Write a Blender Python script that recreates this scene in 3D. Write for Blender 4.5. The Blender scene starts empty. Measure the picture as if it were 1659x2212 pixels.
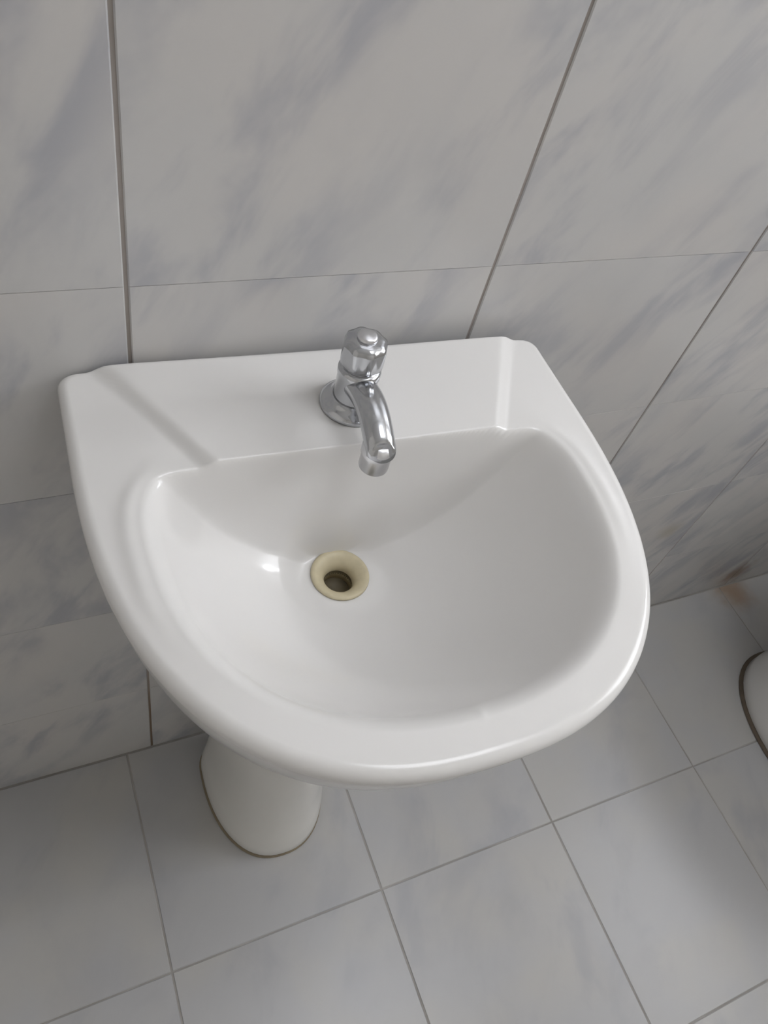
import bpy, math, random
from mathutils import Matrix, Vector

# ------------------------------------------------------------------ camera, world, exposure
scene = bpy.context.scene
col = scene.collection
scene.view_settings.view_transform = 'Standard'
scene.view_settings.look = 'None'
scene.view_settings.gamma = 1.0
scene.view_settings.use_curve_mapping = False
scene.view_settings.exposure = 0.09

cam_d = bpy.data.cameras.new('camera')
cam = bpy.data.objects.new('camera', cam_d)
col.objects.link(cam)
cam_d.sensor_fit = 'VERTICAL'
cam_d.sensor_height = 36.0
cam_d.lens = 1661.0 / 2212.0 * 36.0
cam_d.clip_start = 0.02
CAM_Z = 1.2286
cam.matrix_world = Matrix((
    (0.9072736, 0.17110112, -0.38416014, 0.0),
    (-0.36420324, 0.77641187, -0.51433511, -0.47),
    (0.21026318, 0.60655504, 0.76673358, CAM_Z),
    (0, 0, 0, 1)))
scene.camera = cam

world = bpy.data.worlds.new('world')
scene.world = world
world.use_nodes = True
world.node_tree.nodes['Background'].inputs[0].default_value = (0.8, 0.88, 1.0, 1)
world.node_tree.nodes['Background'].inputs[1].default_value = 0.3

PANE_STRENGTH = 6.0             # daylight through the frosted window pane
FILL_STRENGTH = 5.8             # flat diffuser of the unseen panel added for top fill
GLINT_STRENGTH = 90.0            # small bright pane added to the window for sharp highlights

# ------------------------------------------------------------------ helpers
def mesh_obj(name, verts, faces, mat, parent=None, smooth=False):
    me = bpy.data.meshes.new(name)
    me.from_pydata([tuple(v) for v in verts], [], faces)
    me.update()
    if smooth:
        me.polygons.foreach_set('use_smooth', [True] * len(me.polygons))
    o = bpy.data.objects.new(name, me)
    me.materials.append(mat)
    col.objects.link(o)
    if parent is not None:
        o.parent = parent
    return o

def empty(name, loc, rz=0.0):
    o = bpy.data.objects.new(name, None)
    o.empty_display_size = 0.05
    o.location = loc
    o.rotation_euler = (0, 0, rz)
    col.objects.link(o)
    return o

def tag(o, label=None, cat=None, group=None, kind=None):
    if label: o['label'] = label
    if cat: o['category'] = cat
    if group: o['group'] = group
    if kind: o['kind'] = kind
    return o

def box_geo(x0, x1, y0, y1, z0, z1):
    v = [(x0, y0, z0), (x1, y0, z0), (x1, y1, z0), (x0, y1, z0),
         (x0, y0, z1), (x1, y0, z1), (x1, y1, z1), (x0, y1, z1)]
    f = [(0, 3, 2, 1), (4, 5, 6, 7), (0, 1, 5, 4), (1, 2, 6, 5), (2, 3, 7, 6), (3, 0, 4, 7)]
    return v, f

def join_geo(*gs):
    V, F = [], []
    for v, f in gs:
        n = len(V)
        V += v
        F += [tuple(i + n for i in q) for q in f]
    return V, F

def rings_geo(rings, cap_start=False, cap_end=False):
    n = len(rings[0])
    V = [p for r in rings for p in r]
    F = []
    for i in range(len(rings) - 1):
        for j in range(n):
            k = (j + 1) % n
            F.append((i * n + j, i * n + k, (i + 1) * n + k, (i + 1) * n + j))
    if cap_start: F.append(tuple(reversed(range(n))))
    if cap_end: F.append(tuple((len(rings) - 1) * n + j for j in range(n)))
    return V, F

def lathe(profile, n=48, cx=0.0, cy=0.0, cap_start=True, cap_end=True, lobes=0, lobe_amp=0.0, lobe_range=None):
    rings = []
    for i, (r, z) in enumerate(profile):
        ring = []
        for j in range(n):
            a = 2 * math.pi * j / n
            rr = r
            if lobes and (lobe_range is None or lobe_range[0] <= i <= lobe_range[1]):
                rr = r * (1 + lobe_amp * math.cos(lobes * a))
            ring.append((cx + rr * math.cos(a), cy + rr * math.sin(a), z))
        rings.append(ring)
    return rings_geo(rings, cap_start, cap_end)

def tube_yz(path, n=28):
    """sweep in the x=0 plane; path: list of (y, z, half_width_x, half_height)"""
    rings = []
    for i, (y, z, rx, rn) in enumerate(path):
        a = path[max(0, i - 1)]; b = path[min(len(path) - 1, i + 1)]
        t = Vector((0, b[0] - a[0], b[1] - a[1])).normalized()
        nrm = Vector((0, -t.z, t.y))
        ring = []
        for j in range(n):
            ang = 2 * math.pi * j / n
            c, s = math.cos(ang), math.sin(ang)
            p = Vector((0, y, z)) + Vector((1, 0, 0)) * rx * c + nrm * rn * s
            ring.append(tuple(p))
        rings.append(ring)
    return rings_geo(rings, True, True)

def sstep(x):
    x = max(0.0, min(1.0, x))
    return x * x * (3 - 2 * x)

def smin(a, b, k):
    h = max(k - abs(a - b), 0.0) / k
    return min(a, b) - h * h * k * 0.25

def smax(a, b, k):
    return -smin(-a, -b, k)

# ------------------------------------------------------------------ materials
def new_mat(name):
    m = bpy.data.materials.new(name)
    m.use_nodes = True
    return m, m.node_tree, m.node_tree.nodes['Principled BSDF']

def node(nt, t, **kw):
    n = nt.nodes.new(t)
    for k, v in kw.items():
        setattr(n, k, v)
    return n

def mix_rgb(nt, fac, a, b, blend='MIX'):
    n = node(nt, 'ShaderNodeMix', data_type='RGBA', blend_type=blend)
    for sock, val in ((n.inputs[0], fac), (n.inputs[6], a), (n.inputs[7], b)):
        if hasattr(val, 'is_output'):
            nt.links.new(val, sock)
        else:
            sock.default_value = val
    return n.outputs[2]

def ramp(nt, src, p0, p1):
    n = node(nt, 'ShaderNodeMapRange', interpolation_type='SMOOTHSTEP')
    n.inputs[1].default_value = p0
    n.inputs[2].default_value = p1
    nt.links.new(src, n.inputs[0])
    return n.outputs[0]

def marble(name, base, vein, warm, rot, scl, rough, amount, vein_lo=0.5, vein_hi=0.72, stains=()):
    m, nt, p = new_mat(name)
    tc = node(nt, 'ShaderNodeTexCoord')
    oi = node(nt, 'ShaderNodeObjectInfo')
    off = node(nt, 'ShaderNodeVectorMath', operation='MULTIPLY_ADD')
    comb = node(nt, 'ShaderNodeCombineXYZ')
    nt.links.new(oi.outputs['Random'], comb.inputs[0])
    nt.links.new(oi.outputs['Random'], comb.inputs[1])
    nt.links.new(oi.outputs['Random'], comb.inputs[2])
    nt.links.new(comb.outputs[0], off.inputs[0])
    off.inputs[1].default_value = (37.0, 53.0, 71.0)
    nt.links.new(tc.outputs['Object'], off.inputs[2])
    r = node(nt, 'ShaderNodeMapping')
    r.inputs['Rotation'].default_value = rot
    nt.links.new(off.outputs[0], r.inputs[0])
    mp = node(nt, 'ShaderNodeMapping')
    mp.inputs['Scale'].default_value = scl
    nt.links.new(r.outputs[0], mp.inputs[0])
    n1 = node(nt, 'ShaderNodeTexNoise')
    n1.inputs['Scale'].default_value = 1.0
    n1.inputs['Detail'].default_value = 4.0
    n1.inputs['Roughness'].default_value = 0.55
    n1.inputs['Distortion'].default_value = 0.35
    nt.links.new(mp.outputs[0], n1.inputs['Vector'])
    n2 = node(nt, 'ShaderNodeTexNoise')
    n2.inputs['Scale'].default_value = 0.45
    n2.inputs['Detail'].default_value = 2.0
    nt.links.new(mp.outputs[0], n2.inputs['Vector'])
    n3 = node(nt, 'ShaderNodeTexNoise')
    n3.inputs['Scale'].default_value = 7.0
    n3.inputs['Detail'].default_value = 2.0
    nt.links.new(off.outputs[0], n3.inputs['Vector'])
    v = ramp(nt, n1.outputs['Fac'], vein_lo, vein_hi)
    g = ramp(nt, n2.outputs['Fac'], 0.3, 0.58)
    mul = node(nt, 'ShaderNodeMath', operation='MULTIPLY')
    nt.links.new(v, mul.inputs[0]); nt.links.new(g, mul.inputs[1])
    mul2 = node(nt, 'ShaderNodeMath', operation='MULTIPLY')
    nt.links.new(mul.outputs[0], mul2.inputs[0]); mul2.inputs[1].default_value = amount
    w = ramp(nt, n3.outputs['Fac'], 0.38, 0.66)
    c = mix_rgb(nt, w, base, warm)
    c = mix_rgb(nt, mul2.outputs[0], c, vein)
    if stains:
        geo = node(nt, 'ShaderNodeNewGeometry')
        for (pos, rad, scol, amt) in stains:
            d = node(nt, 'ShaderNodeVectorMath', operation='DISTANCE')
            nt.links.new(geo.outputs['Position'], d.inputs[0])
            d.inputs[1].default_value = pos
            wob = node(nt, 'ShaderNodeMath', operation='MULTIPLY_ADD')
            n4 = node(nt, 'ShaderNodeTexNoise')
            n4.inputs['Scale'].default_value = 30.0
            nt.links.new(geo.outputs['Position'], n4.inputs['Vector'])
            nt.links.new(n4.outputs['Fac'], wob.inputs[0])
            wob.inputs[1].default_value = rad * 0.9
            nt.links.new(d.outputs['Value'], wob.inputs[2])
            s = ramp(nt, wob.outputs[0], rad * 1.4, rad * 0.5)
            sm = node(nt, 'ShaderNodeMath', operation='MULTIPLY')
            nt.links.new(s, sm.inputs[0]); sm.inputs[1].default_value = amt
            c = mix_rgb(nt, sm.outputs[0], c, scol)
    nt.links.new(c, p.inputs['Base Color'])
    p.inputs['Roughness'].default_value = rough
    return m

M_wall = marble('wall_tile_marble', (0.572, 0.564, 0.553, 1), (0.38, 0.385, 0.42, 1), (0.595, 0.577, 0.558, 1),
                (0, math.radians(-28), 0), (20, 8, 8.5), 0.25, 0.75, 0.42, 0.68,
                stains=(((1.295, 0.0, 0.045), 0.06, (0.27, 0.18, 0.12, 1), 0.75), ((0.935, 0.0, 0.31), 0.035, (0.43, 0.38, 0.29, 1), 0.55)))
M_floor = marble('floor_tile_marble', (0.465, 0.463, 0.465, 1), (0.36, 0.362, 0.385, 1), (0.488, 0.477, 0.457, 1),
                 (0, 0, math.radians(30)), (11, 6, 8), 0.3, 0.6, 0.45, 0.7,
                 stains=(((1.30, -0.02, 0.0), 0.07, (0.36, 0.25, 0.16, 1), 0.8),))

def grout_mat(name, c_dark, c_light, stain=None):
    m, nt, p = new_mat(name)
    geo = node(nt, 'ShaderNodeNewGeometry')
    n = node(nt, 'ShaderNodeTexNoise')
    n.inputs['Scale'].default_value = 9.0
    n.inputs['Detail'].default_value = 5.0
    nt.links.new(geo.outputs['Position'], n.inputs['Vector'])
    c = mix_rgb(nt, ramp(nt, n.outputs['Fac'], 0.35, 0.65), c_dark, c_light)
    if stain:
        sp = node(nt, 'ShaderNodeSeparateXYZ')
        nt.links.new(geo.outputs['Position'], sp.inputs[0])
        c = mix_rgb(nt, ramp(nt, sp.outputs['Z'], 0.34, 0.12), c, stain)
    nt.links.new(c, p.inputs['Base Color'])
    p.inputs['Roughness'].default_value = 0.85
    return m

M_grout = grout_mat('wall_grout', (0.29, 0.26, 0.235, 1), (0.38, 0.345, 0.32, 1), (0.20, 0.145, 0.10, 1))
M_fgrout = grout_mat('floor_grout', (0.33, 0.31, 0.285, 1), (0.41, 0.39, 0.365, 1))

def plain(name, c, rough, bump=0.0, scale=40.0, var=0.04, metallic=0.0):
    m, nt, p = new_mat(name)
    geo = node(nt, 'ShaderNodeNewGeometry')
    n = node(nt, 'ShaderNodeTexNoise')
    n.inputs['Scale'].default_value = scale
    n.inputs['Detail'].default_value = 3.0
    nt.links.new(geo.outputs['Position'], n.inputs['Vector'])
    a = tuple(x * (1 - var) for x in c) + (1,)
    b = tuple(min(1, x * (1 + var)) for x in c) + (1,)
    nt.links.new(mix_rgb(nt, n.outputs['Fac'], a, b), p.inputs['Base Color'])
    p.inputs['Roughness'].default_value = rough
    p.inputs['Metallic'].default_value = metallic
    if bump:
        bn = node(nt, 'ShaderNodeBump')
        bn.inputs['Strength'].default_value = bump
        bn.inputs['Distance'].default_value = 0.002
        nt.links.new(n.outputs['Fac'], bn.inputs['Height'])
        nt.links.new(bn.outputs[0], p.inputs['Normal'])
    return m

M_ceramic = plain('white_glazed_ceramic', (0.745, 0.731, 0.711), 0.17, var=0.012, scale=6.0)
M_ped = plain('ivory_glazed_ceramic', (0.79, 0.775, 0.73), 0.2, var=0.02, scale=8.0)
M_chrome = plain('worn_chrome', (0.55, 0.56, 0.58), 0.16, var=0.03, scale=50.0, metallic=1.0)
M_chrome_dull = plain('satin_chrome', (0.74, 0.74, 0.76), 0.32, var=0.03, scale=50.0, metallic=1.0)
M_brass = plain('stained_drain_metal', (0.60, 0.53, 0.36), 0.42, var=0.16, scale=120.0)
M_dark = plain('dark_drain_interior', (0.13, 0.105, 0.06), 0.6, var=0.2, scale=120.0)
M_caulk = plain('dirty_sealant', (0.25, 0.205, 0.14), 0.7, var=0.3, scale=60.0)
M_mould = plain('mouldy_sealant', (0.11, 0.085, 0.06), 0.7, var=0.35, scale=40.0)
M_paint = plain('cream_wall_paint', (0.76, 0.73, 0.68), 0.75, bump=0.15, scale=120.0)
M_ceil = plain('white_ceiling_paint', (0.82, 0.81, 0.79), 0.85, bump=0.15, scale=90.0)
M_alu = plain('aluminium_frame', (0.55, 0.56, 0.57), 0.4, metallic=1.0)
M_plastic = plain('white_seat_plastic', (0.78, 0.77, 0.75), 0.25, var=0.02)

def pane_mat(name, strength):
    m, nt, p = new_mat(name)
    n = node(nt, 'ShaderNodeTexNoise')
    n.inputs['Scale'].default_value = 60.0
    geo = node(nt, 'ShaderNodeNewGeometry')
    nt.links.new(geo.outputs['Position'], n.inputs['Vector'])
    c = mix_rgb(nt, n.outputs['Fac'], (0.91, 0.935, 1.0, 1), (0.95, 0.97, 1.0, 1))
    nt.links.new(c, p.inputs['Emission Color'])
    nt.links.new(c, p.inputs['Base Color'])
    p.inputs['Emission Strength'].default_value = strength
    p.inputs['Roughness'].default_value = 0.5
    return m
M_pane = pane_mat('frosted_daylit_glass', PANE_STRENGTH)
M_fill = pane_mat('top_fill_glow', FILL_STRENGTH)
M_glint = pane_mat('added_glint_glow', GLINT_STRENGTH)

# ------------------------------------------------------------------ room shell
X0, X1, Y0, ZC = -0.95, 1.66, -1.75, 2.40
GROUT = 0.0012
# back wall (grout bed; tiles are its children, tile faces at y = 0)
v, f = box_geo(X0 - 0.1, X1 + 0.1, GROUT, 0.12, -0.1, ZC + 0.1)
wall_back = tag(mesh_obj('wall_back', v, f, M_grout), 'grey-white marble-look tiled wall behind the washbasin', None, kind='structure')
v, f = box_geo(X0 - 0.1, X1 + 0.1, Y0 - 0.1, GROUT, -0.1, -GROUT)
floor = tag(mesh_obj('floor', v, f, M_fgrout), 'pale grey marble-look tiled floor', None, kind='structure')
v, f = box_geo(X0 - 0.1, X0, Y0, GROUT, -GROUT, ZC)
tag(mesh_obj('wall_left', v, f, M_paint), 'cream painted side wall', None, kind='structure')
v, f = box_geo(X0 - 0.1, X1 + 0.1, Y0 - 0.1, Y0, -GROUT, ZC)
tag(mesh_obj('wall_front', v, f, M_paint), 'cream painted wall facing the washbasin', None, kind='structure')
v, f = box_geo(X0 - 0.1, X1 + 0.3, Y0 - 0.1, GROUT, ZC, ZC + 0.1)
tag(mesh_obj('ceiling', v, f, M_ceil), 'white painted ceiling', None, kind='structure')
# right wall with a window opening
WY0, WY1, WZ0, WZ1, WT = -1.05, -0.12, 1.28, 2.25, 0.30  # unseen wall made thick so its reveal cuts steep window light
v, f = join_geo(box_geo(X1, X1 + WT, Y0, WY0, -GROUT, ZC), box_geo(X1, X1 + WT, WY1, GROUT, -GROUT, ZC),
                box_geo(X1, X1 + WT, WY0, WY1, -GROUT, WZ0), box_geo(X1, X1 + WT, WY0, WY1, WZ1, ZC))
tag(mesh_obj('wall_right', v, f, M_paint), 'cream painted side wall with a deep-set window', None, kind='structure')
win = tag(empty('window_1', (X1 + WT - 0.04, (WY0 + WY1) / 2, WZ0)), 'frosted bathroom window in aluminium frame', None, kind='structure')
hw, hh, b, sp, vz = (WY1 - WY0) / 2, WZ1 - WZ0, 0.025, 0.18, 0.26     # sp, vz: the added glint pane on the basin side
v, f = join_geo(box_geo(-0.02, 0.02, -hw, hw, 0, b), box_geo(-0.02, 0.02, -hw, hw, hh - b, hh),
                box_geo(-0.02, 0.02, -hw, -hw + b, b, hh - b), box_geo(-0.02, 0.02, hw - b, hw, b, hh - b),
                box_geo(-0.02, 0.02, hw - sp - b, hw - sp, b, hh - b), box_geo(-0.02, 0.02, hw - sp, hw - b, vz, vz + b),
                box_geo(-0.02, 0.02, hw - sp, hw - b, b, vz - 0.10))
mesh_obj('window_frame', v, f, M_alu, win)
v, f = box_geo(-0.004, 0.004, -hw + b, hw - sp - b, b, hh - b)
mesh_obj('window_pane', v, f, M_pane, win)
v, f = box_geo(-0.004, 0.004, hw - sp, hw - b, vz + b, hh - b)
mesh_obj('window_pane', v, f, M_pane, win)
v, f = box_geo(-0.004, 0.004, hw - sp, hw - b, vz - 0.10, vz)
mesh_obj('glint_pane', v, f, M_glint, win)

# flat square panel, unseen, added to bring more light from above
top_fill = tag(empty('top_fill_light', (0.72, -0.50, ZC)), 'flat square fill light added under the bathroom ceiling', 'light')
v, f = join_geo(box_geo(-0.32, 0.32, -0.32, -0.30, -0.035, 0), box_geo(-0.32, 0.32, 0.30, 0.32, -0.035, 0),
                box_geo(-0.32, -0.30, -0.30, 0.30, -0.035, 0), box_geo(0.30, 0.32, -0.30, 0.30, -0.035, 0))
mesh_obj('frame', v, f, M_plastic, top_fill)
v, f = box_geo(-0.30, 0.30, -0.30, 0.30, -0.028, -0.022)
mesh_obj('diffuser', v, f, M_fill, top_fill)

# ------------------------------------------------------------------ tiles
def tile_geo(w, h, t=0.006, c=0.0010, e=0.0010):
    """tile lying in xy, face up at z=0, body down to -t, origin at its centre"""
    a, b = w / 2, h / 2
    V = [(-a, -b, -t), (a, -b, -t), (a, b, -t), (-a, b, -t),
         (-a, -b, -c), (a, -b, -c), (a, b, -c), (-a, b, -c),
         (-a + c, -b + e, 0), (a - c, -b + e, 0), (a - c, b - e, 0), (-a + c, b - e, 0)]
    F = [(8, 9, 10, 11)]
    for i in range(4):
        j = (i + 1) % 4
        F.append((4 + i, 4 + j, 8 + j, 8 + i))
        F.append((i, j, 4 + j, 4 + i))
    return V, F

def tile_mesh(name, w, h, mat, wall=False):
    V, F = tile_geo(w, h, e=0.0002) if wall else tile_geo(w, h)
    if wall:   # face towards -y : (x, y, z) -> (x, -z, y)
        V = [(x, -z, y) for x, y, z in V]
    me = bpy.data.meshes.new(name)
    me.from_pydata(V, [], F); me.update()
    me.materials.append(mat)
    return me

rnd = random.Random(4)
meshes = {}
def lay(name, parent, cuts_a, cuts_b, ga, gb, mat, wall):
    for i in range(len(cuts_a) - 1):
        for j in range(len(cuts_b) - 1):
            w = cuts_a[i + 1] - cuts_a[i] - ga
            h = cuts_b[j + 1] - cuts_b[j] - gb
            key = (name, round(w, 4), round(h, 4))
            if key not in meshes:
                meshes[key] = tile_mesh(name, w, h, mat, wall)
            o = bpy.data.objects.new(name, meshes[key])
            ca, cb = (cuts_a[i] + cuts_a[i + 1]) / 2, (cuts_b[j] + cuts_b[j + 1]) / 2
            d = rnd.uniform(-0.00012, 0.00012)
            o.location = (ca, d, cb) if wall else (ca, cb, d)
            col.objects.link(o)
            o.parent = parent

def cuts(lo, hi, start, step):
    k = math.ceil((lo - start) / step)
    c = [lo]
    while start + k * step < hi - 0.01:
        if start + k * step > lo + 0.01: c.append(start + k * step)
        k += 1
    return c + [hi]

lay('wall_tile', wall_back, cuts(X0, X1, 0.0708, 0.3058), cuts(0.0, ZC, 0.8695, 0.2195), 0.0028, 0.00022, M_wall, True)
lay('floor_tile', floor, cuts(X0, X1, 0.0325, 0.3105), cuts(Y0, -0.0015, -0.315, 0.322), 0.0023, 0.0018, M_floor, False)

# ------------------------------------------------------------------ washbasin
RIM_Z = 0.80
BASIN_ROT = math.radians(-1.8)
basin = tag(empty('washbasin', (0.2275, -0.0085, RIM_Z), BASIN_ROT),
            'white glazed ceramic washbasin with rounded front against the tiled wall', 'washbasin')
# local frame: x right, y towards the wall (so the front is -y), z = 0 at the rim. "d" below = distance from the back edge
HWID, DEP = 0.2125, 0.366
DRAIN_D = 0.148
DRAIN_X = -0.011

def outline():
    pts = []
    rc = 0.012
    def hx(d):
        if d <= 0.09: return HWID
        q = (d - 0.09) / (DEP - 0.09)
        return HWID * max(0.0, 1 - q ** 2.455) ** (1 / 2.45)
    left = []
    for i in range(13):                       # rounded back corner
        a = math.pi / 2 * i / 12
        left.append((HWID - rc + rc * math.sin(a), rc - rc * math.cos(a)))
    for i in range(1, 30): left.append((HWID, rc + (0.09 - rc) * i / 30))
    for i in range(0, 201):
        a = math.pi / 2 * i / 200
        left.append((HWID * math.cos(a) ** (2 / 2.45), 0.09 + (DEP - 0.09) * math.sin(a) ** (2 / 2.45)))
    right_back = [((HWID - rc) * i / 60, 0.0) for i in range(60)]
    half = right_back + left                  # x>0 from the middle of the back edge to the front tip
    other = [(-x, d) for x, d in reversed(half[:-1])]
    return half + other
OUT = outline()
OUTP = sorted((math.atan2(d - DRAIN_D, x - DRAIN_X), math.hypot(x - DRAIN_X, d - DRAIN_D)) for x, d in OUT)
import bisect
ANG = [a for a, _ in OUTP]
def out_r(a):
    while a < -math.pi: a += 2 * math.pi
    while a >= math.pi: a -= 2 * math.pi
    i = bisect.bisect(ANG, a)
    a0, r0 = OUTP[i - 1]
    a1, r1 = OUTP[i % len(OUTP)]
    if i == 0: a0 -= 2 * math.pi
    if i == len(OUTP): a1 += 2 * math.pi
    t = 0 if a1 == a0 else (a - a0) / (a1 - a0)
    return r0 + (r1 - r0) * t

BD = 0.124                                    # bowl depth
def top_z(x, d):
    w = 0.166 - (d - 0.035) * 0.55            # raised tap deck, narrowing to the front
    deck = 0.0055 * sstep((w - abs(x)) / 0.016 + 0.3)
    # the wings fall very slightly to the outer edge
    wing = -0.002 * sstep((abs(x) - 0.15) / 0.06)
    H = deck + wing
    bb = 0.171 if d > 0.161 else 0.092                        # lowest point near the drain
    r = (abs(x / 0.169) ** 2.3 + abs((d - 0.161) / bb) ** 2.3) ** (1 / 2.3)
    H += 0.0013 * math.exp(-((r - 1.09) / 0.035) ** 2) * sstep((d - 0.09) / 0.04) * sstep((0.27 - d) / 0.09)   # faint bead round the bowl
    bowl = -BD * (1 - r ** 2.4) if r < 1.6 else 0.2
    rear = -(d - 0.1135) * 8.0
    B = smax(bowl, rear, 0.034)
    z = smin(H, B, 0.013)
    return z
ZD = top_z(DRAIN_X, DRAIN_D) - 0.001
def surf(x, d):
    z = top_z(x, d)
    q = math.hypot(x - DRAIN_X, d - DRAIN_D)
    m = sstep((0.056 - q) / 0.032) * sstep((-z - 0.06) / 0.03)
    return z * (1 - m) + ZD * m if q < 0.06 else z

NA = 480
angs = [-math.pi + 2 * math.pi * i / NA for i in range(NA)]
rings = []
R0, RE = 0.0200, 0.009
dirs = [(math.cos(a), math.sin(a)) for a in angs]
outr = [out_r(a) for a in angs]
def P(x, d, z): return (x, -d, z)
# hole wall
rings.append([P(DRAIN_X + R0 * c, DRAIN_D + R0 * s, ZD - 0.03) for c, s in dirs])
NR = 240
for i in range(NR + 1):
    t = i / NR
    ring = []
    for (c, s), ro in zip(dirs, outr):
        r = R0 + (ro - RE - R0) * t
        x, d = DRAIN_X + r * c, DRAIN_D + r * s
        ring.append(P(x, d, surf(x, d)))
    rings.append(ring)
edge = [p[2] for p in rings[-1]]
for i in range(1, 9):
    a = math.radians(100) * i / 8
    ring = []
    for (c, s), ro, ez in zip(dirs, outr, edge):
        r = ro - RE + RE * math.sin(a)
        ring.append(P(DRAIN_X + r * c, DRAIN_D + r * s, ez - RE * (1 - math.cos(a))))
    rings.append(ring)
# apron and underside down to the pedestal
for (t, z) in ((0.02, -0.03), (0.05, -0.046), (0.10, -0.056), (0.2, -0.068), (0.35, -0.088), (0.55, -0.118), (0.75, -0.146), (0.92, -0.165), (1.0, -0.18)):
    ring = []
    for (c, s), ro in zip(dirs, outr):
        r = ro - 0.001
        x, d = DRAIN_X + r * c, DRAIN_D + r * s
        bx, bd = 0.098 * c, 0.115 + 0.088 * s
        ring.append(P(x + (bx - x) * t, max(0.002, d + (bd - d) * t), z))
    rings.append(ring)
V, F = rings_geo(rings, False, True)
bowl = mesh_obj('bowl', V, [tuple(reversed(q)) for q in F], M_ceramic, basin, True)

# drain flange: dished ring with a throat
prof = [(0.0190, -0.004), (0.0258, 0.0002), (0.0256, 0.0016), (0.0240, 0.0024), (0.0215, 0.0021), (0.0180, 0.0), (0.0155, -0.0028), (0.0137, -0.0055), (0.0128, -0.010), (0.0125, -0.028), (0.0182, -0.028), (0.0190, -0.004)]
v, f = lathe(prof, 56, cap_start=False, cap_end=False)
drain = mesh_obj('drain_flange', v, [tuple(reversed(q)) for q in f], M_brass, None, True)
drain.parent = basin
drain.location = (DRAIN_X, -DRAIN_D, ZD + 0.0005)
drain['label'] = 'yellow-stained round drain flange'
v, f = lathe([(0.0127, -0.012), (0.0127, -0.0235), (0.0005, -0.0245)], 40, cap_start=False)
tube = mesh_obj('drain_throat', v, f, M_dark, drain, True)

# ------------------------------------------------------------------ pedestal
ped = tag(empty('basin_pedestal', (0.2245, -0.006, 0.0), BASIN_ROT),
          'ivory ceramic pedestal column under the washbasin', 'pedestal')
def ped_ring(a, b, z, n=72, back=0.012):
    ring = []
    for j in range(n):
        t = 2 * math.pi * j / n
        c, s = math.cos(t), math.sin(t)
        x = a * math.copysign(abs(c) ** (2 / 2.3), c)
        if s >= 0: y = -0.075 + (0.075 - back) * abs(s) ** (2 / 3.5)
        else: y = -0.075 - (b - 0.075) * abs(s) ** (2 / 2.1)
        ring.append((x, y, z))
    return ring
prs = [(0.086, 0.208, 0.0), (0.089, 0.213, 0.004), (0.090, 0.215, 0.012), (0.089, 0.213, 0.03), (0.085, 0.206, 0.055), (0.079, 0.196, 0.10),
       (0.075, 0.188, 0.18), (0.073, 0.184, 0.30), (0.075, 0.185, 0.42), (0.081, 0.189, 0.52), (0.089, 0.195, 0.59), (0.0935, 0.198, 0.618)]
V, F = rings_geo([ped_ring(a, b, z) for a, b, z in prs], True, True)
mesh_obj('column', V, F, M_ped, ped, True)
bead = []
for k in range(9):
    a = math.pi * 2 * k / 8
    rr = 0.0035
    bead.append(ped_ring(0.0885 + rr * math.cos(a), 0.2125 + rr * math.cos(a), max(0.0, 0.0018 + rr * 0.8 * math.sin(a)), back=0.012 - 0.002 * math.cos(a)))
V, F = rings_geo(bead)
sb = mesh_obj('sealant_bead', V, F, M_caulk, ped, True)
sb['label'] = 'dirty brownish sealant line around the foot'

# ------------------------------------------------------------------ tap
tap_x, tap_d = 0.001, 0.070
R = Matrix.Rotation(BASIN_ROT, 3, 'Z')
tl = R @ Vector((tap_x, -tap_d, 0)) + Vector((0.2275, -0.0085, 0))
tap = tag(empty('faucet', (tl.x, tl.y, RIM_Z + top_z(tap_x, tap_d) - 0.0003), BASIN_ROT - math.radians(4)),
          'chrome single basin tap standing on the washbasin deck', 'faucet')
v, f = lathe([(0.0255, 0.0), (0.026, 0.002), (0.0255, 0.0045), (0.022, 0.007), (0.0185, 0.009), (0.0175, 0.011)], 48)
mesh_obj('base_flange', v, f, M_chrome, tap, True)
v, f = lathe([(0.0170, 0.0095), (0.0160, 0.013), (0.0160, 0.030), (0.0168, 0.034), (0.0168, 0.038), (0.0150, 0.041)], 48)
mesh_obj('body', v, f, M_chrome, tap, True)
path = []
for i in range(15):
    t = i / 14
    y = -0.006 - 0.066 * t
    z = 0.022 + 0.012 * math.sin(math.pi * min(1, t * 0.85 + 0.1)) - 0.001 * t
    path.append((y, z, 0.0130 - 0.0015 * t, 0.0100 - 0.0012 * t))
path.append((-0.0755, 0.0255, 0.0095, 0.0072))
v, f = tube_yz(path)
mesh_obj('spout', v, f, M_chrome, tap, True)
v, f = lathe([(0.0100, 0.001), (0.0114, 0.0022), (0.0114, 0.015), (0.0124, 0.0165), (0.0124, 0.023), (0.0085, 0.028)], 40, 0.0, -0.066)
mesh_obj('aerator', v, f, M_chrome_dull, tap, True)
v, f = lathe([(0.0130, 0.0405), (0.0145, 0.0425), (0.0163, 0.045), (0.0167, 0.050), (0.0167, 0.061), (0.0155, 0.065), (0.0110, 0.067), (0.0008, 0.0675)], 72, lobes=8, lobe_amp=0.035, lobe_range=(2, 5))
knob = mesh_obj('handle_knob', v, f, M_chrome, tap, True)
v, f = lathe([(0.0078, 0.0665), (0.0078, 0.0700), (0.0062, 0.0712), (0.0006, 0.0716)], 32)
mesh_obj('knob_cap', v, f, M_chrome_dull, knob, True)

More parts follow.
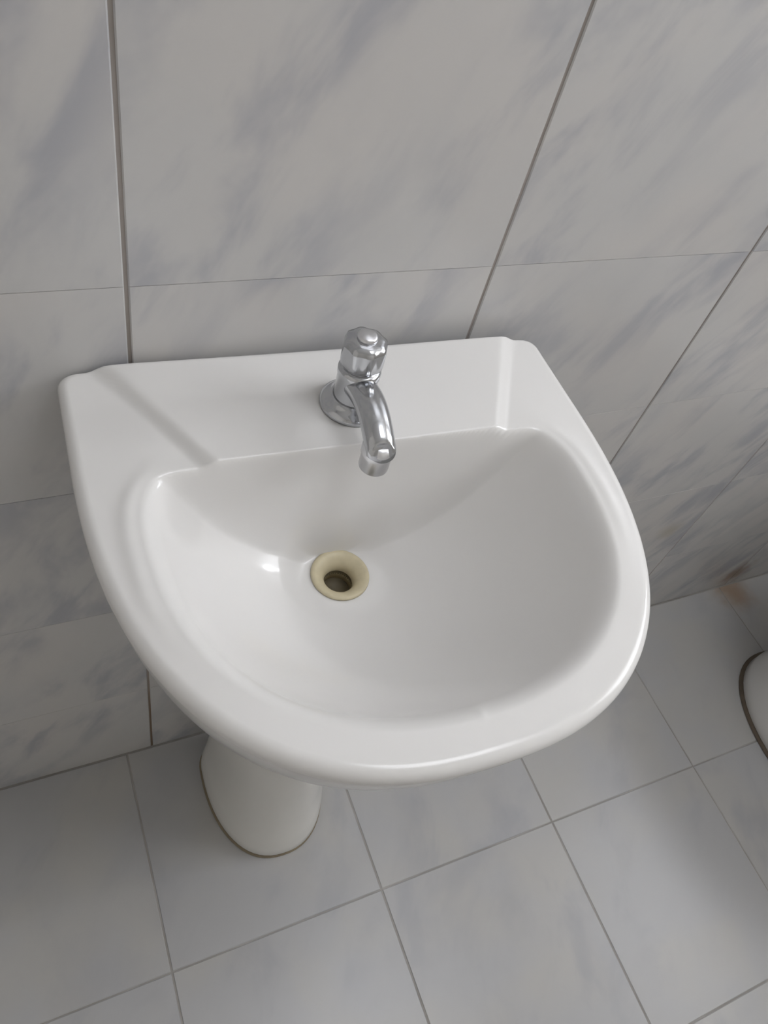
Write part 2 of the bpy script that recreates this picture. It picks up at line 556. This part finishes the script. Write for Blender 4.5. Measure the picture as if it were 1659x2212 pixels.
# ------------------------------------------------------------------ toilet beside the basin (mostly out of frame)
toi = tag(empty('toilet', (1.262, -0.16, 0.0), 0.0), 'white ceramic toilet standing on the floor by the tiled wall', 'toilet')
def egg(a, back, front, z, n=64, cy=-0.2, pw=2.2):
    ring = []
    for j in range(n):
        t = 2 * math.pi * j / n
        c, s = math.cos(t), math.sin(t)
        x = a * math.copysign(abs(c) ** (2 / pw), c)
        y = cy + ((back - cy) if s > 0 else (cy - front)) * math.copysign(abs(s) ** (2 / pw), s)
        ring.append((x, y, z))
    return ring
pan = [(0.132, -0.012, -0.40, 0.0), (0.135, -0.008, -0.405, 0.006), (0.134, -0.009, -0.404, 0.03), (0.120, -0.015, -0.39, 0.06),
       (0.108, -0.012, -0.375, 0.12), (0.108, 0.0, -0.38, 0.18), (0.125, 0.02, -0.42, 0.25), (0.155, 0.045, -0.475, 0.32),
       (0.175, 0.06, -0.505, 0.365), (0.18, 0.065, -0.51, 0.385), (0.172, 0.058, -0.50, 0.392),
       (0.135, -0.02, -0.455, 0.392), (0.128, -0.028, -0.445, 0.375), (0.115, -0.04, -0.42, 0.32), (0.085, -0.07, -0.36, 0.24), (0.04, -0.12, -0.27, 0.20)]
V, F = rings_geo([egg(a, bk, fr, z) for a, bk, fr, z in pan], True, True)
mesh_obj('pan', V, F, M_ceramic, toi, True)
def ring_slab(a, bk, fr, a2, bk2, fr2, z0, z1):
    return rings_geo([egg(a2, bk2, fr2, z0), egg(a - .003, bk - .003, fr + .003, z0), egg(a, bk, fr, z0 + .003), egg(a, bk, fr, z1 - .003), egg(a - .004, bk - .004, fr + .004, z1), egg(a2, bk2, fr2, z1), egg(a2, bk2, fr2, z0)])
V, F = ring_slab(0.182, 0.02, -0.512, 0.115, -0.06, -0.43, 0.393, 0.411)
mesh_obj('seat', V, F, M_plastic, toi, True)
V, F = rings_geo([egg(0.180, 0.02, -0.51, 0.412), egg(0.183, 0.022, -0.513, 0.416), egg(0.182, 0.021, -0.512, 0.424), egg(0.165, 0.01, -0.49, 0.431), egg(0.08, -0.08, -0.34, 0.434)], True, True)
mesh_obj('lid', V, F, M_plastic, toi, True)
bead = []
for k in range(9):
    a = math.pi * 2 * k / 8
    rr = 0.007 * math.cos(a)
    bead.append(egg(0.1345 + rr, -0.0085 + rr, -0.4045 - rr, max(0.0, 0.0018 + 0.0035 * math.sin(a))))
V, F = rings_geo(bead)
mesh_obj('sealant_bead', V, F, M_mould, toi, True)['label'] = 'dark mouldy sealant line around the toilet foot'
